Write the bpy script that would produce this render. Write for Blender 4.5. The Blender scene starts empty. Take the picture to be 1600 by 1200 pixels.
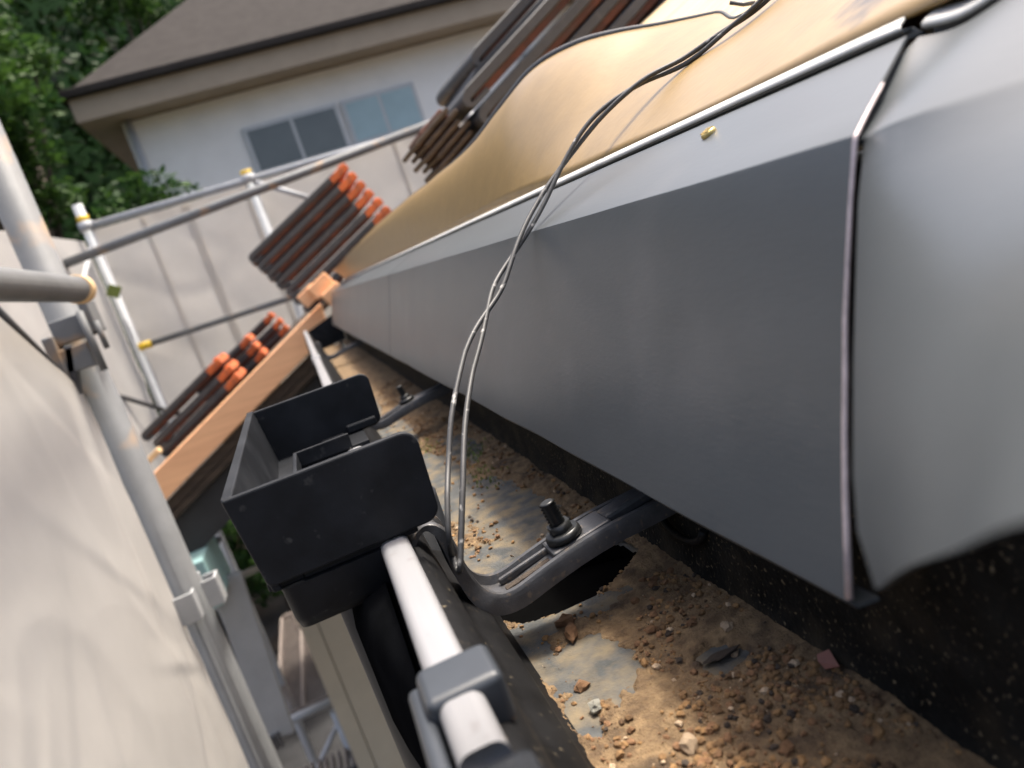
import bpy, bmesh, math, random
from mathutils import Vector, Matrix, noise
random.seed(7)
rnd = random.random
def U(a, b): return a + (b - a) * rnd()
scene = bpy.context.scene
C = scene.collection

# ------------------------------------------------------------------ camera
# axes: x = towards the house, y = along the eave away from the camera, z = up
cd = bpy.data.cameras.new('camera')
cam = bpy.data.objects.new('camera', cd); C.objects.link(cam)
cd.sensor_width = 36.0; cd.lens = 27.0
cd.clip_start = 0.005; cd.clip_end = 300
RT = Vector((0.91041638, -0.27269918, -0.3110903))
DN = Vector((-0.34852458, -0.10046812, -0.93189955))
FW = Vector((0.22287359, 0.95683923, -0.18651019))
m = Matrix((RT, -DN, -FW)).transposed().to_4x4()
cam.matrix_world = m
cd.dof.use_dof = True
cd.dof.focus_distance = 0.31
cd.dof.aperture_fstop = 12.5
scene.camera = cam
# ------------------------------------------------------------------ light
SUN_EL, SUN_AZ = math.radians(70), math.radians(66)     # azimuth from +y towards +x
w = bpy.data.worlds.new('World'); scene.world = w; w.use_nodes = True
nt = w.node_tree
sky = nt.nodes.new('ShaderNodeTexSky'); sky.sky_type = 'NISHITA'; sky.sun_disc = False
sky.sun_elevation = SUN_EL; sky.sun_rotation = SUN_AZ
sky.air_density = 1.0; sky.dust_density = 8.0; sky.ozone_density = 0.0
bg = nt.nodes['Background']; bg.inputs['Strength'].default_value = 0.15
nt.links.new(sky.outputs[0], bg.inputs['Color'])
sl = bpy.data.lights.new('sun', 'SUN'); sl.energy = 2.7; sl.angle = math.radians(9.0); sl.color = (1, .95, .87)
so = bpy.data.objects.new('sun', sl); C.objects.link(so)
sd = Vector((math.sin(SUN_AZ) * math.cos(SUN_EL), math.cos(SUN_AZ) * math.cos(SUN_EL), math.sin(SUN_EL)))
so.rotation_euler = sd.to_track_quat('Z', 'Y').to_euler(); so.location = sd * 6
vs = scene.view_settings
vs.view_transform = 'Standard'; vs.look = 'None'; vs.gamma = 1; vs.exposure = 1.2; vs.use_curve_mapping = False

# ------------------------------------------------------------------ materials
def mat(name, col, rough=.6, metal=0, var=.15, scale=40, bump=0, bscale=None, col2=None, thr=None, trans=0, spec=.5, coords='Object', stretch=None, dist=.002, detail=4):
    M = bpy.data.materials.new(name); M.use_nodes = True
    n = M.node_tree.nodes; l = M.node_tree.links; p = n['Principled BSDF']
    p.inputs['Roughness'].default_value = rough; p.inputs['Metallic'].default_value = metal
    p.inputs['Specular IOR Level'].default_value = spec
    tc = n.new('ShaderNodeTexCoord'); src = tc.outputs[coords]
    if stretch:
        mp = n.new('ShaderNodeMapping'); mp.inputs['Scale'].default_value = stretch
        l.new(src, mp.inputs['Vector']); src = mp.outputs[0]
    nz = n.new('ShaderNodeTexNoise'); nz.inputs['Scale'].default_value = scale; nz.inputs['Detail'].default_value = detail
    nz.inputs['Roughness'].default_value = .65
    l.new(src, nz.inputs['Vector'])
    cr = n.new('ShaderNodeValToRGB'); l.new(nz.outputs['Fac'], cr.inputs[0])
    a, b = cr.color_ramp.elements
    if col2 is None:
        a.color = [*[max(0, c * (1 - var)) for c in col], 1]; b.color = [*[min(1, c * (1 + var)) for c in col], 1]
        a.position, b.position = .3, .7
    else:
        a.color = [*col, 1]; b.color = [*col2, 1]; a.position, b.position = thr or (.45, .6)
    l.new(cr.outputs[0], p.inputs['Base Color'])
    if bump:
        nb = n.new('ShaderNodeTexNoise'); nb.inputs['Scale'].default_value = bscale or scale * 3; nb.inputs['Detail'].default_value = 3
        l.new(src, nb.inputs['Vector'])
        bp = n.new('ShaderNodeBump'); bp.inputs['Strength'].default_value = bump; bp.inputs['Distance'].default_value = dist
        l.new(nb.outputs['Fac'], bp.inputs['Height']); l.new(bp.outputs[0], p.inputs['Normal'])
    if trans:
        tr = n.new('ShaderNodeBsdfTranslucent'); l.new(cr.outputs[0], tr.inputs['Color'])
        mx = n.new('ShaderNodeMixShader'); mx.inputs[0].default_value = trans
        l.new(p.outputs[0], mx.inputs[1]); l.new(tr.outputs[0], mx.inputs[2])
        l.new(mx.outputs[0], n['Material Output'].inputs['Surface'])
    return M

def add_specks(M, col, scale, lo, hi, mixname='Base Color'):
    """a second colour in sparse grains / blotches over a material's own colour"""
    n = M.node_tree.nodes; l = M.node_tree.links; p = n['Principled BSDF']
    old = p.inputs['Base Color'].links[0].from_socket
    tc = n.new('ShaderNodeTexCoord'); nz = n.new('ShaderNodeTexNoise'); nz.inputs['Scale'].default_value = scale; nz.inputs['Detail'].default_value = 3
    l.new(tc.outputs['Object'], nz.inputs['Vector'])
    mr = n.new('ShaderNodeMapRange'); mr.inputs['From Min'].default_value = lo; mr.inputs['From Max'].default_value = hi
    l.new(nz.outputs['Fac'], mr.inputs['Value'])
    mx = n.new('ShaderNodeMix'); mx.data_type = 'RGBA'
    l.new(mr.outputs[0], mx.inputs['Factor']); l.new(old, mx.inputs['A']); mx.inputs['B'].default_value = (*col, 1)
    l.new(mx.outputs['Result'], p.inputs['Base Color'])
    return M

def stain(M_, c, r, col):
    n = M_.node_tree.nodes; l = M_.node_tree.links; p = n['Principled BSDF']; old = p.inputs['Base Color'].links[0].from_socket
    tc = n.new('ShaderNodeTexCoord'); nz = n.new('ShaderNodeTexNoise'); nz.inputs['Scale'].default_value = 90; l.new(tc.outputs['Object'], nz.inputs['Vector'])
    ds = n.new('ShaderNodeVectorMath'); ds.operation = 'DISTANCE'; l.new(tc.outputs['Object'], ds.inputs[0]); ds.inputs[1].default_value = c
    ma = n.new('ShaderNodeMath'); ma.operation = 'MULTIPLY_ADD'; ma.inputs[1].default_value = r * 1.6; l.new(nz.outputs['Fac'], ma.inputs[0]); l.new(ds.outputs['Value'], ma.inputs[2])
    mr = n.new('ShaderNodeMapRange'); mr.inputs['From Min'].default_value = r * 1.9; mr.inputs['From Max'].default_value = r * 1.4; l.new(ma.outputs[0], mr.inputs['Value'])
    mx = n.new('ShaderNodeMix'); mx.data_type = 'RGBA'; l.new(mr.outputs[0], mx.inputs['Factor']); l.new(old, mx.inputs['A']); mx.inputs['B'].default_value = (*col, 1)
    l.new(mx.outputs['Result'], p.inputs['Base Color'])
def per_object(M_, lo, hi):
    n = M_.node_tree.nodes; l = M_.node_tree.links; p = n['Principled BSDF']; old = p.inputs['Base Color'].links[0].from_socket
    oi = n.new('ShaderNodeObjectInfo'); mr = n.new('ShaderNodeMapRange'); mr.inputs['To Min'].default_value = lo; mr.inputs['To Max'].default_value = hi
    l.new(oi.outputs['Random'], mr.inputs['Value'])
    hs = n.new('ShaderNodeHueSaturation'); l.new(mr.outputs[0], hs.inputs['Value']); l.new(old, hs.inputs['Color']); l.new(hs.outputs[0], p.inputs['Base Color'])
M = {}
M['flash'] = mat('coated_steel', (.074, .082, .087), .33, 0, .07, 30, .10, 900, dist=.0004, stretch=(1, .25, 1))
add_specks(M['flash'], (.13, .135, .138), 14, .58, .95)
add_specks(M['flash'], (.05, .053, .054), 5, .55, .9)
M['hem'] = mat('sunlit_back_coat', (.50, .50, .48), .4, .1, .1, 60)  # pale back coat of the hem, its sunlit look put into the colour
M['hemwhite'] = mat('sheet_hem', (.74, .72, .69), .8, 0, .04, 20, trans=.5)
M['holeshade'] = mat('hole_shade_black', (.003, .003, .003), .9, 0, .2, 50, spec=0)
M['shell'] = mat('shell_black', (.0045, .0048, .0055), .6, 0, .3, 50, spec=0)
M['cut'] = mat('cut_steel_edge', (.52, .44, .44), .4, .3, .2, 200)
M['plastic'] = add_specks(mat('black_plastic', (.0085, .0098, .0122), .5, 0, .35, 60, .15, 1500, dist=.0003, spec=.22), (.05, .05, .048), 190, .66, .80)
add_specks(M['plastic'], (.028, .030, .034), 28, .5, .85)
M['plastic2'] = add_specks(mat('gutter_plastic', (.010, .010, .0105), .5, 0, .4, 40, .2, 1200, dist=.0003, spec=.12), (.12, .10, .07), 420, .66, .78)
M['floor'] = add_specks(mat('gutter_floor', (.075, .078, .077), .85, 0, .3, 90, .5, 900, dist=.0008, spec=.2), (.185, .145, .09), 85, .42, .72)
M['backwall'] = add_specks(mat('dirty_back_wall', (.011, .011, .010), .7, 0, .5, 60, .5, 500, dist=.001, spec=.12), (.24, .19, .12), 620, .62, .76)
add_specks(M['backwall'], (.045, .036, .024), 45, .50, .80)
M['bead'] = add_specks(mat('bead_grey', (.24, .24, .248), .36, 0, .1, 60, .2, 500, dist=.0004, stretch=(1, .1, 1)), (.18, .17, .17), 120, .62, .75)
M['clip'] = mat('clip_grey', (.032, .037, .044), .4, 0, .1, 90)
M['bracket'] = add_specks(mat('bracket_black', (.055, .055, .057), .36, 0, .3, 120, .3, 1400, dist=.0004), (.17, .13, .09), 300, .60, .78)
M['bolt'] = mat('bolt_black', (.02, .021, .021), .38, .2, .4, 200)
M['wire'] = add_specks(mat('wire_coat', (.05, .05, .05), .5, .1, .2, 300), (.34, .33, .31), 220, .62, .72)
M['dirt'] = add_specks(mat('sand', (.105, .066, .034), .95, 0, .5, 160, .8, 1300, col2=(.27, .18, .092), thr=(.35, .68), dist=.0015), (.055, .036, .022), 60, .55, .72)
M['grit'] = mat('grit', (.075, .042, .02), .9, 0, .5, 90, col2=(.29, .165, .066), thr=(.38, .62))
M['peb_brown'] = mat('pebble_brown', (.19, .10, .046), .85, 0, .4, 300, .5, 700)
M['peb_dark'] = mat('pebble_dark', (.045, .032, .022), .85, 0, .4, 300, .5, 700)
M['peb_pale'] = mat('pebble_pale', (.42, .31, .20), .85, 0, .3, 300, .5, 700)
M['peb_green'] = mat('pebble_grey_green', (.26, .255, .215), .85, 0, .3, 300, .5, 700)
M['moss'] = mat('moss', (.16, .20, .05), .95, 0, .5, 300)
M['petal'] = mat('red_flake', (.22, .085, .06), .6, 0, .2, 200)
M['felt'] = add_specks(mat('kraft_felt', (.245, .160, .062), .36, 0, .10, 60, .16, 260, dist=.0008), (.10, .075, .05), 9, .70, .76)
stain(M['felt'], (.186, .185, .030), .020, (.07, .05, .032)); stain(M['felt'], (.205, .150, .036), .007, (.12, .085, .05))
M['feltedge'] = mat('felt_edge_black', (.035, .037, .042), .6, 0, .2, 120)
M['ply'] = mat('plywood', (.50, .37, .22), .8, 0, .2, 18, .3, 200, stretch=(.2, 3, 1))
M['wood'] = mat('new_wood', (.95, .50, .26), .6, 0, .13, 14, .15, 60, stretch=(.35, 6, 6))
M['palewood'] = mat('pale_wood', (.75, .52, .28), .7, 0, .12, 14, stretch=(.35, 6, 6))
M['oldwood'] = mat('old_dark_wood', (.05, .034, .022), .85, 0, .5, 20, .5, 90, stretch=(.5, 5, 5))
M['blackboard'] = mat('black_fascia', (.022, .022, .024), .55, 0, .25, 20)
M['tilegrey'] = mat('tile_grey', (.050, .050, .052), .55, 0, .25, 30, .3, 300)
M['tilerust'] = mat('tile_rust', (.10, .030, .015), .8, 0, .35, 20, .3, 300)
M['tileorange'] = mat('tile_orange', (.55, .13, .035), .75, 0, .2, 26, .3, 300)
for q in ('tilegrey', 'tilerust', 'tileorange'): per_object(M[q], .7, 1.15)
add_specks(M['tilegrey'], (.11, .105, .095), 45, .62, .80); add_specks(M['tilerust'], (.05, .025, .018), 30, .5, .75); add_specks(M['tileorange'], (.25, .08, .04), 40, .52, .75)
M['steel'] = add_specks(mat('galvanised', (.15, .155, .158), .6, .1, .15, 14, .15, 120, dist=.001), (.34, .22, .12), 11, .60, .75)
M['steelwhite'] = mat('galvanised_pale', (.36, .37, .38), .55, .05, .1, 14)
M['steeldark'] = mat('dark_steel', (.07, .07, .075), .5, .3, .3, 25)
M['yellow'] = mat('yellow_cap', (.75, .50, .03), .5, 0, .15, 30)
M['net'] = mat('dust_sheet', (.61, .58, .535), .8, 0, .06, 5, .15, 900, trans=.45, dist=.0006)
def add_creases(M_, scale, strength):
    n = M_.node_tree.nodes; l = M_.node_tree.links; p = n['Principled BSDF']
    tc = n.new('ShaderNodeTexCoord'); nz = n.new('ShaderNodeTexNoise'); nz.inputs['Scale'].default_value = scale * .6
    l.new(tc.outputs['Object'], nz.inputs['Vector'])
    mx = n.new('ShaderNodeMix'); mx.data_type = 'RGBA'; mx.inputs['Factor'].default_value = .22
    l.new(tc.outputs['Object'], mx.inputs['A']); l.new(nz.outputs['Color'], mx.inputs['B'])
    hs = []
    for k, sc in enumerate((scale, scale * 2.6)):
        vo = n.new('ShaderNodeTexVoronoi'); vo.feature = 'F1'; vo.inputs['Scale'].default_value = sc
        l.new(mx.outputs['Result'], vo.inputs['Vector']); hs.append(vo.outputs['Distance'])
    ad = n.new('ShaderNodeMath'); ad.operation = 'MULTIPLY_ADD'; ad.inputs[1].default_value = .4
    l.new(hs[1], ad.inputs[0]); l.new(hs[0], ad.inputs[2])
    bp = n.new('ShaderNodeBump'); bp.inputs['Strength'].default_value = strength; bp.inputs['Distance'].default_value = .02
    l.new(ad.outputs[0], bp.inputs['Height'])
    old = [q for q in n if q.type == 'BUMP' and q != bp][0]
    l.new(bp.outputs[0], old.inputs['Normal']); 
    for q in n:
        if q.type == 'BSDF_TRANSLUCENT': l.new(old.outputs[0], q.inputs['Normal'])
add_creases(M['net'], 4.5, .22)
M['wall'] = mat('siding_beige', (.50, .44, .33), .75, 0, .05, 9, .3, 160, dist=.002)
M['alu'] = mat('aluminium_deck', (.36, .37, .375), .5, .1, .1, 10)
M['blue'] = mat('pale_blue_paint', (.26, .42, .42), .5, 0, .12, 10)
M['rustmesh'] = mat('deck_mesh', (.17, .14, .12), .7, .2, .2, 20)
M['ground'] = mat('earth', (.055, .042, .030), .95, 0, .5, .7, .6, 6, col2=(.085, .075, .065), thr=(.4, .6), dist=.05, spec=.05)
M['asphalt'] = mat('asphalt', (.035, .035, .036), .9, 0, .25, 5, .4, 60, dist=.01, spec=.05)
M['bark'] = mat('bark', (.07, .055, .04), .9, 0, .4, 8, .6, 20, dist=.02)
M['leafA'] = mat('leaf_mid', (.040, .086, .016), .6, 0, .5, 1.1, trans=.35, spec=.15)
M['leafB'] = mat('leaf_dark', (.020, .050, .014), .6, 0, .5, 1.1, trans=.3, spec=.15)
M['hwall'] = mat('render_white', (.78, .78, .76), .85, 0, .05, 2)
M['hsoffit'] = mat('soffit_tan', (.34, .28, .21), .8, 0, .08, 3)
M['hroof'] = mat('roof_slate', (.040, .036, .034), .9, 0, .15, 6, .3, 30, dist=.01, spec=.08)
M['glass'] = mat('window_glass', (.11, .13, .14), .12, 0, .1, 2)
M['glassblue'] = mat('window_blind', (.30, .42, .46), .3, 0, .1, 2)
M['frame'] = mat('window_frame', (.45, .47, .48), .5, .2, .05, 6)
M['nail'] = mat('brass_nail', (.50, .38, .14), .4, .5, .2, 500)

# ------------------------------------------------------------------ helpers
def link(name, verts, faces, material, parent=None, smooth=False, mi=None):
    me = bpy.data.meshes.new(name); me.from_pydata([tuple(v) for v in verts], [], faces)
    mats = material if isinstance(material, (list, tuple)) else [material]
    for q in mats: me.materials.append(M[q])
    if mi: me.polygons.foreach_set('material_index', mi)
    if smooth: me.polygons.foreach_set('use_smooth', [True] * len(me.polygons))
    me.update()
    o = bpy.data.objects.new(name, me); C.objects.link(o)
    if parent: o.parent = parent
    return o
def tag(o, label=None, cat=None, group=None, kind=None):
    if label: o['label'] = label
    if cat: o['category'] = cat
    if group: o['group'] = group
    if kind: o['kind'] = kind
    return o
def empty(name, loc=(0, 0, 0)):
    o = bpy.data.objects.new(name, None); C.objects.link(o); o.location = loc; o.empty_display_size = .05
    return o
def adopt(o, parent):
    """parent keeping world place (parents are unrotated empties)"""
    o.parent = parent; o.matrix_parent_inverse = Matrix.Translation(-Vector(parent.location))
    return o
def bm_out(name, bm, material, parent=None, smooth=False):
    me = bpy.data.meshes.new(name); bmesh.ops.recalc_face_normals(bm, faces=bm.faces); bm.to_mesh(me); bm.free()
    for q in (material if isinstance(material, (list, tuple)) else [material]): me.materials.append(M[q])
    if smooth: me.polygons.foreach_set('use_smooth', [True] * len(me.polygons))
    o = bpy.data.objects.new(name, me); C.objects.link(o)
    if parent: adopt(o, parent)
    return o
def bm_box(bm, c, s, rot=None, bev=0, seg=2, mi=0):
    r = bmesh.ops.create_cube(bm, size=1)
    vs_ = r['verts']; bmesh.ops.scale(bm, vec=s, verts=vs_)
    if bev:
        es = list({e for v in vs_ for e in v.link_edges})
        q = bmesh.ops.bevel(bm, geom=es, offset=bev, segments=seg, affect='EDGES', profile=.5)
        vs_ = list({v for f in q['faces'] for v in f.verts} | {v for v in vs_ if v.is_valid})
    if rot: bmesh.ops.rotate(bm, cent=(0, 0, 0), matrix=rot, verts=vs_)
    bmesh.ops.translate(bm, vec=c, verts=vs_)
    for f in {f for v in vs_ for f in v.link_faces}: f.material_index = mi
    return vs_
def box(name, c, s, material, parent=None, rot=None, bev=0, seg=2):
    bm = bmesh.new(); bm_box(bm, c, s, rot, bev, seg)
    return bm_out(name, bm, material, parent)
def bm_tube(bm, pts, r, n=12, cap=True, flat=1.0):
    """tube along a polyline; r number or list"""
    pts = [Vector(p) for p in pts]; N = len(pts); rings = []
    up = None
    for i, p in enumerate(pts):
        t = (pts[min(i + 1, N - 1)] - pts[max(i - 1, 0)]).normalized()
        if up is None:
            up = Vector((0, 0, 1)) if abs(t.z) < .9 else Vector((1, 0, 0))
        a = t.cross(up).normalized(); b = a.cross(t).normalized(); up = b
        rr = r[i] if isinstance(r, (list, tuple)) else r
        rings.append([bm.verts.new(p + (a * math.cos(k * 2 * math.pi / n) + b * flat * math.sin(k * 2 * math.pi / n)) * rr) for k in range(n)])
    for i in range(N - 1):
        for k in range(n):
            f = bm.faces.new((rings[i][k], rings[i][(k + 1) % n], rings[i + 1][(k + 1) % n], rings[i + 1][k])); f.smooth = True
    if cap:
        bm.faces.new(rings[0]); bm.faces.new(rings[-1])
def tube(name, pts, r, material, parent=None, n=12, cap=True):
    bm = bmesh.new(); bm_tube(bm, pts, r, n, cap)
    return bm_out(name, bm, material, parent)
def pipe(name, a, b, r, material, parent=None, n=20, wall=.0025):
    """hollow round tube with open ends"""
    a, b = Vector(a), Vector(b); t = (b - a).normalized()
    up = Vector((0, 0, 1)) if abs(t.z) < .9 else Vector((1, 0, 0))
    u = t.cross(up).normalized(); v = u.cross(t)
    V, Fc = [], []
    for (p, rr) in ((a, r), (b, r), (b, r - wall), (a, r - wall)):
        for k in range(n):
            g = k * 2 * math.pi / n; V.append(p + (u * math.cos(g) + v * math.sin(g)) * rr)
    for q in range(4):
        for k in range(n):
            i, j = q * n, ((q + 1) % 4) * n
            Fc.append((i + k, i + (k + 1) % n, j + (k + 1) % n, j + k))
    o = link(name, V, Fc, material, None, True)
    if parent: adopt(o, parent)
    return o
def sweep_y(name, prof, ys, material, parent=None, closed=False, smooth=False, xf=None):
    """a section (x,z) swept along y; xf(x,y,z,i) may move points"""
    V, Fc = [], []; n = len(prof)
    for y in ys:
        for i, (x, z) in enumerate(prof):
            V.append(xf(x, y, z, i) if xf else (x, y, z))
    for j in range(len(ys) - 1):
        for i in range(n if closed else n - 1):
            k = (i + 1) % n
            Fc.append((j * n + i, j * n + k, (j + 1) * n + k, (j + 1) * n + i))
    if closed:
        Fc.append(tuple(range(n))); Fc.append(tuple(range((len(ys) - 1) * n, len(ys) * n)))
    o = link(name, V, Fc, material, None, smooth)
    if parent: adopt(o, parent)
    return o
def solid(o, t, off=0):
    md = o.modifiers.new('thickness', 'SOLIDIFY'); md.thickness = t; md.offset = off; return o
def cr_spline(P, n):
    """Catmull-Rom through points"""
    P = [Vector(p) for p in P]; P = [P[0] * 2 - P[1]] + P + [P[-1] * 2 - P[-2]]; out = []
    for i in range(1, len(P) - 2):
        for k in range(n):
            t = k / n; a, b, c, d = P[i - 1:i + 3]
            out.append(.5 * ((2 * b) + (c - a) * t + (2 * a - 5 * b + 4 * c - d) * t * t + (3 * b - a - 3 * c + d) * t ** 3))
    out.append(P[-2]); return out

GZ = -4.8                      # ground
SL = .45                       # our roof slope
def roofz(x): return SL * (x - .112) - .004
WS = .50                       # slope of the wing's roof
def wingz(x): return WS * x - .063

# ------------------------------------------------------------------ ground
gN = 24
V = [(-60 + 120 * i / gN, -40 + 160 * j / gN, GZ + .05 * noise.noise((i * .9, j * .9, 0))) for j in range(gN + 1) for i in range(gN + 1)]
Fc = [(j * (gN + 1) + i, j * (gN + 1) + i + 1, (j + 1) * (gN + 1) + i + 1, (j + 1) * (gN + 1) + i) for j in range(gN) for i in range(gN)]
tag(link('ground', V, Fc, 'ground'), kind='structure')
tag(link('driveway', [(-2.7, 6, GZ + .09), (3, 6, GZ + .09), (3, 11.4, GZ + .09), (-2.7, 11.4, GZ + .09)], [(0, 1, 2, 3)], 'asphalt'), kind='structure')

# ------------------------------------------------------------------ our house: walls, roof decks, verge
house = empty('house', (.6, 2.9, GZ))
tag(house, 'beige sided house whose roof is being re-covered, with new orange wood verge board', 'house')
# wing wall facing the camera: siding panels with recessed joints
box('wall', (1.30, 3.45, (GZ - .33) / 2), (3.38, 1.0, -GZ - .33), 'wall', house)
xs = [-.405, -.339, .116, .571, 1.026, 1.481]
for a, b in zip(xs, xs[1:]):
    box('siding_panel', ((a + b) / 2, 2.925, (GZ - .36) / 2), (b - a - .004, .05, -GZ - .36), 'wall', house, bev=.0015, seg=1)
ys_ = [-1.2 + .455 * k for k in range(10)]
for a, b in zip(ys_, ys_[1:]):
    if b < 2.89: box('siding_panel', (.62, (a + b) / 2, (GZ - .30) / 2), (.03, b - a - .004, -GZ - .30), 'wall', house, bev=.0015, seg=1)
box('soffit', (.43, .75, -.185), (.60, 4.1, .012), 'blackboard', house)
# roof deck (plywood) in sheets
k = 0
for y0, y1 in ((-1.0, .90), (.905, 2.33)):
    for x0, x1 in ((.150, 1.05), (1.055, 1.97)):
        t = .012
        Vv = [(x, y, roofz(x) - .006 - d) for d in (0, t) for (x, y) in ((x0, y0), (x1, y0), (x1, y1), (x0, y1))]
        o = link('deck_sheet', Vv, [(0, 1, 2, 3), (7, 6, 5, 4), (0, 4, 5, 1), (1, 5, 6, 2), (2, 6, 7, 3), (3, 7, 4, 0)], 'ply'); adopt(o, house)
# wing roof deck
def slope_board(name, x0, x1, y0, y1, up, dn, material, parent=house, zf=wingz, bev=0):
    Vv = [(x, y, zf(x) + q) for q in (up, dn) for (x, y) in ((x0, y0), (x1, y0), (x1, y1), (x0, y1))]
    Fq = [(0, 1, 2, 3), (7, 6, 5, 4), (0, 4, 5, 1), (1, 5, 6, 2), (2, 6, 7, 3), (3, 7, 4, 0)]
    o = link(name, Vv, Fq, material)
    if bev:
        md = o.modifiers.new('bevel', 'BEVEL'); md.width = bev; md.segments = 2
    return adopt(o, parent) if parent else o
slope_board('wing_deck', -.56, 1.6, 2.44, 3.75, -.012, -.028, 'oldwood')
slope_board('verge_board', -.575, .075, 2.385, 2.42, 0, -.088, 'wood', bev=.003)
slope_board('verge_rail', -.56, .10, 2.40, 2.45, -.094, -.128, 'oldwood')
slope_board('tile_edge', -.57, .06, 2.395, 2.47, -.131, -.152, 'oldwood')
slope_board('verge_fascia', -.60, .30, 2.43, 2.47, -.158, -.29, 'blackboard')
slope_board('wing_soffit', -.60, .9, 2.475, 2.9, -.27, -.285, 'blackboard')
# short new wood blocks where the verge meets the eave
for (bx_, by_, bz_, L) in ((.052, 2.36, .006, .06), (.092, 2.33, .022, .07), (.118, 2.31, -.012, .06)):
    box('wood_block', (bx_, by_, bz_), (L, .05, .045), 'wood', house, rot=Matrix.Rotation(-math.atan(WS), 3, 'Y'), bev=.003)
# eave fascia behind the gutter
box('eave_fascia', (.1335, .65, -.1195), (.031, 3.3, .221), 'blackboard', house)

# ------------------------------------------------------------------ gutter
gut = empty('roof_gutter', (.05, 1.1, -.155))
tag(gut, 'black plastic eaves gutter with pale worn front lip and sand lying in its bed', 'gutter')
ysg = [-.12 + .04 * i for i in range(62)]
inner = [(.0060, -.0925), (.0105, -.0945), (.0140, -.1000), (.0160, -.1080), (.0172, -.1180), (.0200, -.1206), (.0262, -.1275), (.0285, -.138), (.0305, -.1470), (.0335, -.1496)]
floorp = [(.0335, -.1496), (.06, -.1502), (.09, -.1502), (.1035, -.1495)]
backp = [(.1035, -.1495), (.1065, -.1455), (.1080, -.138), (.1095, -.115), (.1105, -.085), (.1105, -.060)]
outer = [(.0060, -.0925), (-.0005, -.0945), (-.0040, -.102), (-.0058, -.120), (-.0052, -.140), (.002, -.153), (.02, -.158), (.1135, -.158), (.1135, -.060)]
sweep_y('front_wall', inner, ysg, 'plastic2', gut, smooth=True)
sweep_y('back_wall', backp, ysg, 'backwall', gut, smooth=True)
sweep_y('outer_shell', outer, ysg, 'shell', gut, smooth=True)
ec = [(x, z) for x, z in inner + floorp[1:] + backp[1:]]
V = [(x, 2.33, z) for x, z in ec]; adopt(link('end_cap', V, [tuple(range(len(V)))], 'plastic'), gut)
def lip(y0, y1, nm='front_lip'):
    w_, h_, r_ = .0100, .0080, .0030; pr = []
    for cx, cz, a0 in ((w_ / 2 - r_, h_ / 2 - r_, 0), (-w_ / 2 + r_, h_ / 2 - r_, 90), (-w_ / 2 + r_, -h_ / 2 + r_, 180), (w_ / 2 - r_, -h_ / 2 + r_, 270)):
        for q in range(5):
            g = math.radians(a0 + q * 22.5); pr.append((.0028 + cx + r_ * math.cos(g), -.0885 + cz + r_ * math.sin(g)))
    yy = [y0 + (y1 - y0) * i / 60 for i in range(61)]
    def wob(x, y, z, i): return (x + .0003 * noise.noise((y * 60, 1, 0)), y, z + .0003 * noise.noise((y * 55, 5, 0)))
    return sweep_y(nm, pr, yy, 'bead', gut, closed=True, smooth=True, xf=wob)
lip(.1265, 2.32)
box('lip_core', (.0028, .60, -.0905), (.0065, 3.4, .004), 'plastic', gut)
box('lip_stop', (.0045, .108, -.0905), (.014, .030, .012), 'plastic', gut, bev=.003)
for yr in (1.15, 1.19):     # rings round the lip far along
    bm = bmesh.new(); bm_box(bm, (.0028, yr, -.0885), (.0135, .012, .0115), bev=.003)
    bm_out('lip_ring', bm, 'bead', gut)
# joint clip over lip
bm = bmesh.new()
bm_box(bm, (.0042, .1530, -.0897), (.0172, .0160, .0128), bev=.0022, seg=3)
bm_box(bm, (-.0052, .138, -.112), (.004, .046, .050), bev=.0015)
bm_out('joint_clip', bm, 'clip', gut, True)
for p in gut.children:
    if p.name.startswith('joint_clip'): 
        md = p.modifiers.new('ws', 'WEIGHTED_NORMAL')

# ------------------------------------------------------------------ collector (rainwater head hung on the gutter)
col_ = empty('gutter_collector', (-.012, .36, -.11))
tag(col_, 'matt black plastic rainwater collector box clipped over the gutter lip', 'collector')
yn, yf = .2516, .466
def wall_plate(name, y0, y1, x0, x1, zb, zt, r, skew=0):
    """upright plate with rounded free corners (right side)"""
    pts = []
    def arc(cx, cz, rr, a0, a1, n=6):
        for q in range(n + 1):
            g = math.radians(a0 + (a1 - a0) * q / n); pts.append((cx + rr * math.cos(g), cz + rr * math.sin(g)))
    arc(x1 - r, zt - r, r, 90, 0); arc(x1 - r - .001, zb + r, r, 0, -90); arc(x0 + .003 + .003, zb + .003, .003, 270, 180); pts.append((x0, zt))
    n = len(pts); V = [(x, y, z) for y in (y0, y1) for x, z in pts]
    Fq = [tuple(range(n)), tuple(range(2 * n - 1, n - 1, -1))] + [(i, n + i, n + (i + 1) % n, (i + 1) % n) for i in range(n)]
    o = link(name, V, Fq, 'plastic'); md = o.modifiers.new('bevel', 'BEVEL'); md.width = .0007; md.segments = 2; md.limit_method = 'ANGLE'
    return adopt(o, col_)
wall_plate('near_wall', yn, yn + .0032, -.0425, .0220, -.0835, -.0510, .0055)
wall_plate('far_wall', yf - .0032, yf, -.0460, .0255, -.0838, -.0515, .0055)
V = [(-.0428, yn + .001, -.0508), (-.0468, yf - .001, -.0508), (-.0425, yf - .001, -.086), (-.0385, yn + .001, -.086),
     (-.0390, yn + .001, -.0508), (-.0430, yf - .001, -.0508), (-.0395, yf - .001, -.086), (-.0355, yn + .001, -.086)]
o = link('front_wall', V, [(0, 3, 2, 1), (4, 5, 6, 7), (0, 1, 5, 4), (3, 7, 6, 2), (0, 4, 7, 3), (1, 2, 6, 5)], 'plastic'); adopt(o, col_)
md = o.modifiers.new('bevel', 'BEVEL'); md.width = .0006; md.segments = 2
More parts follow.
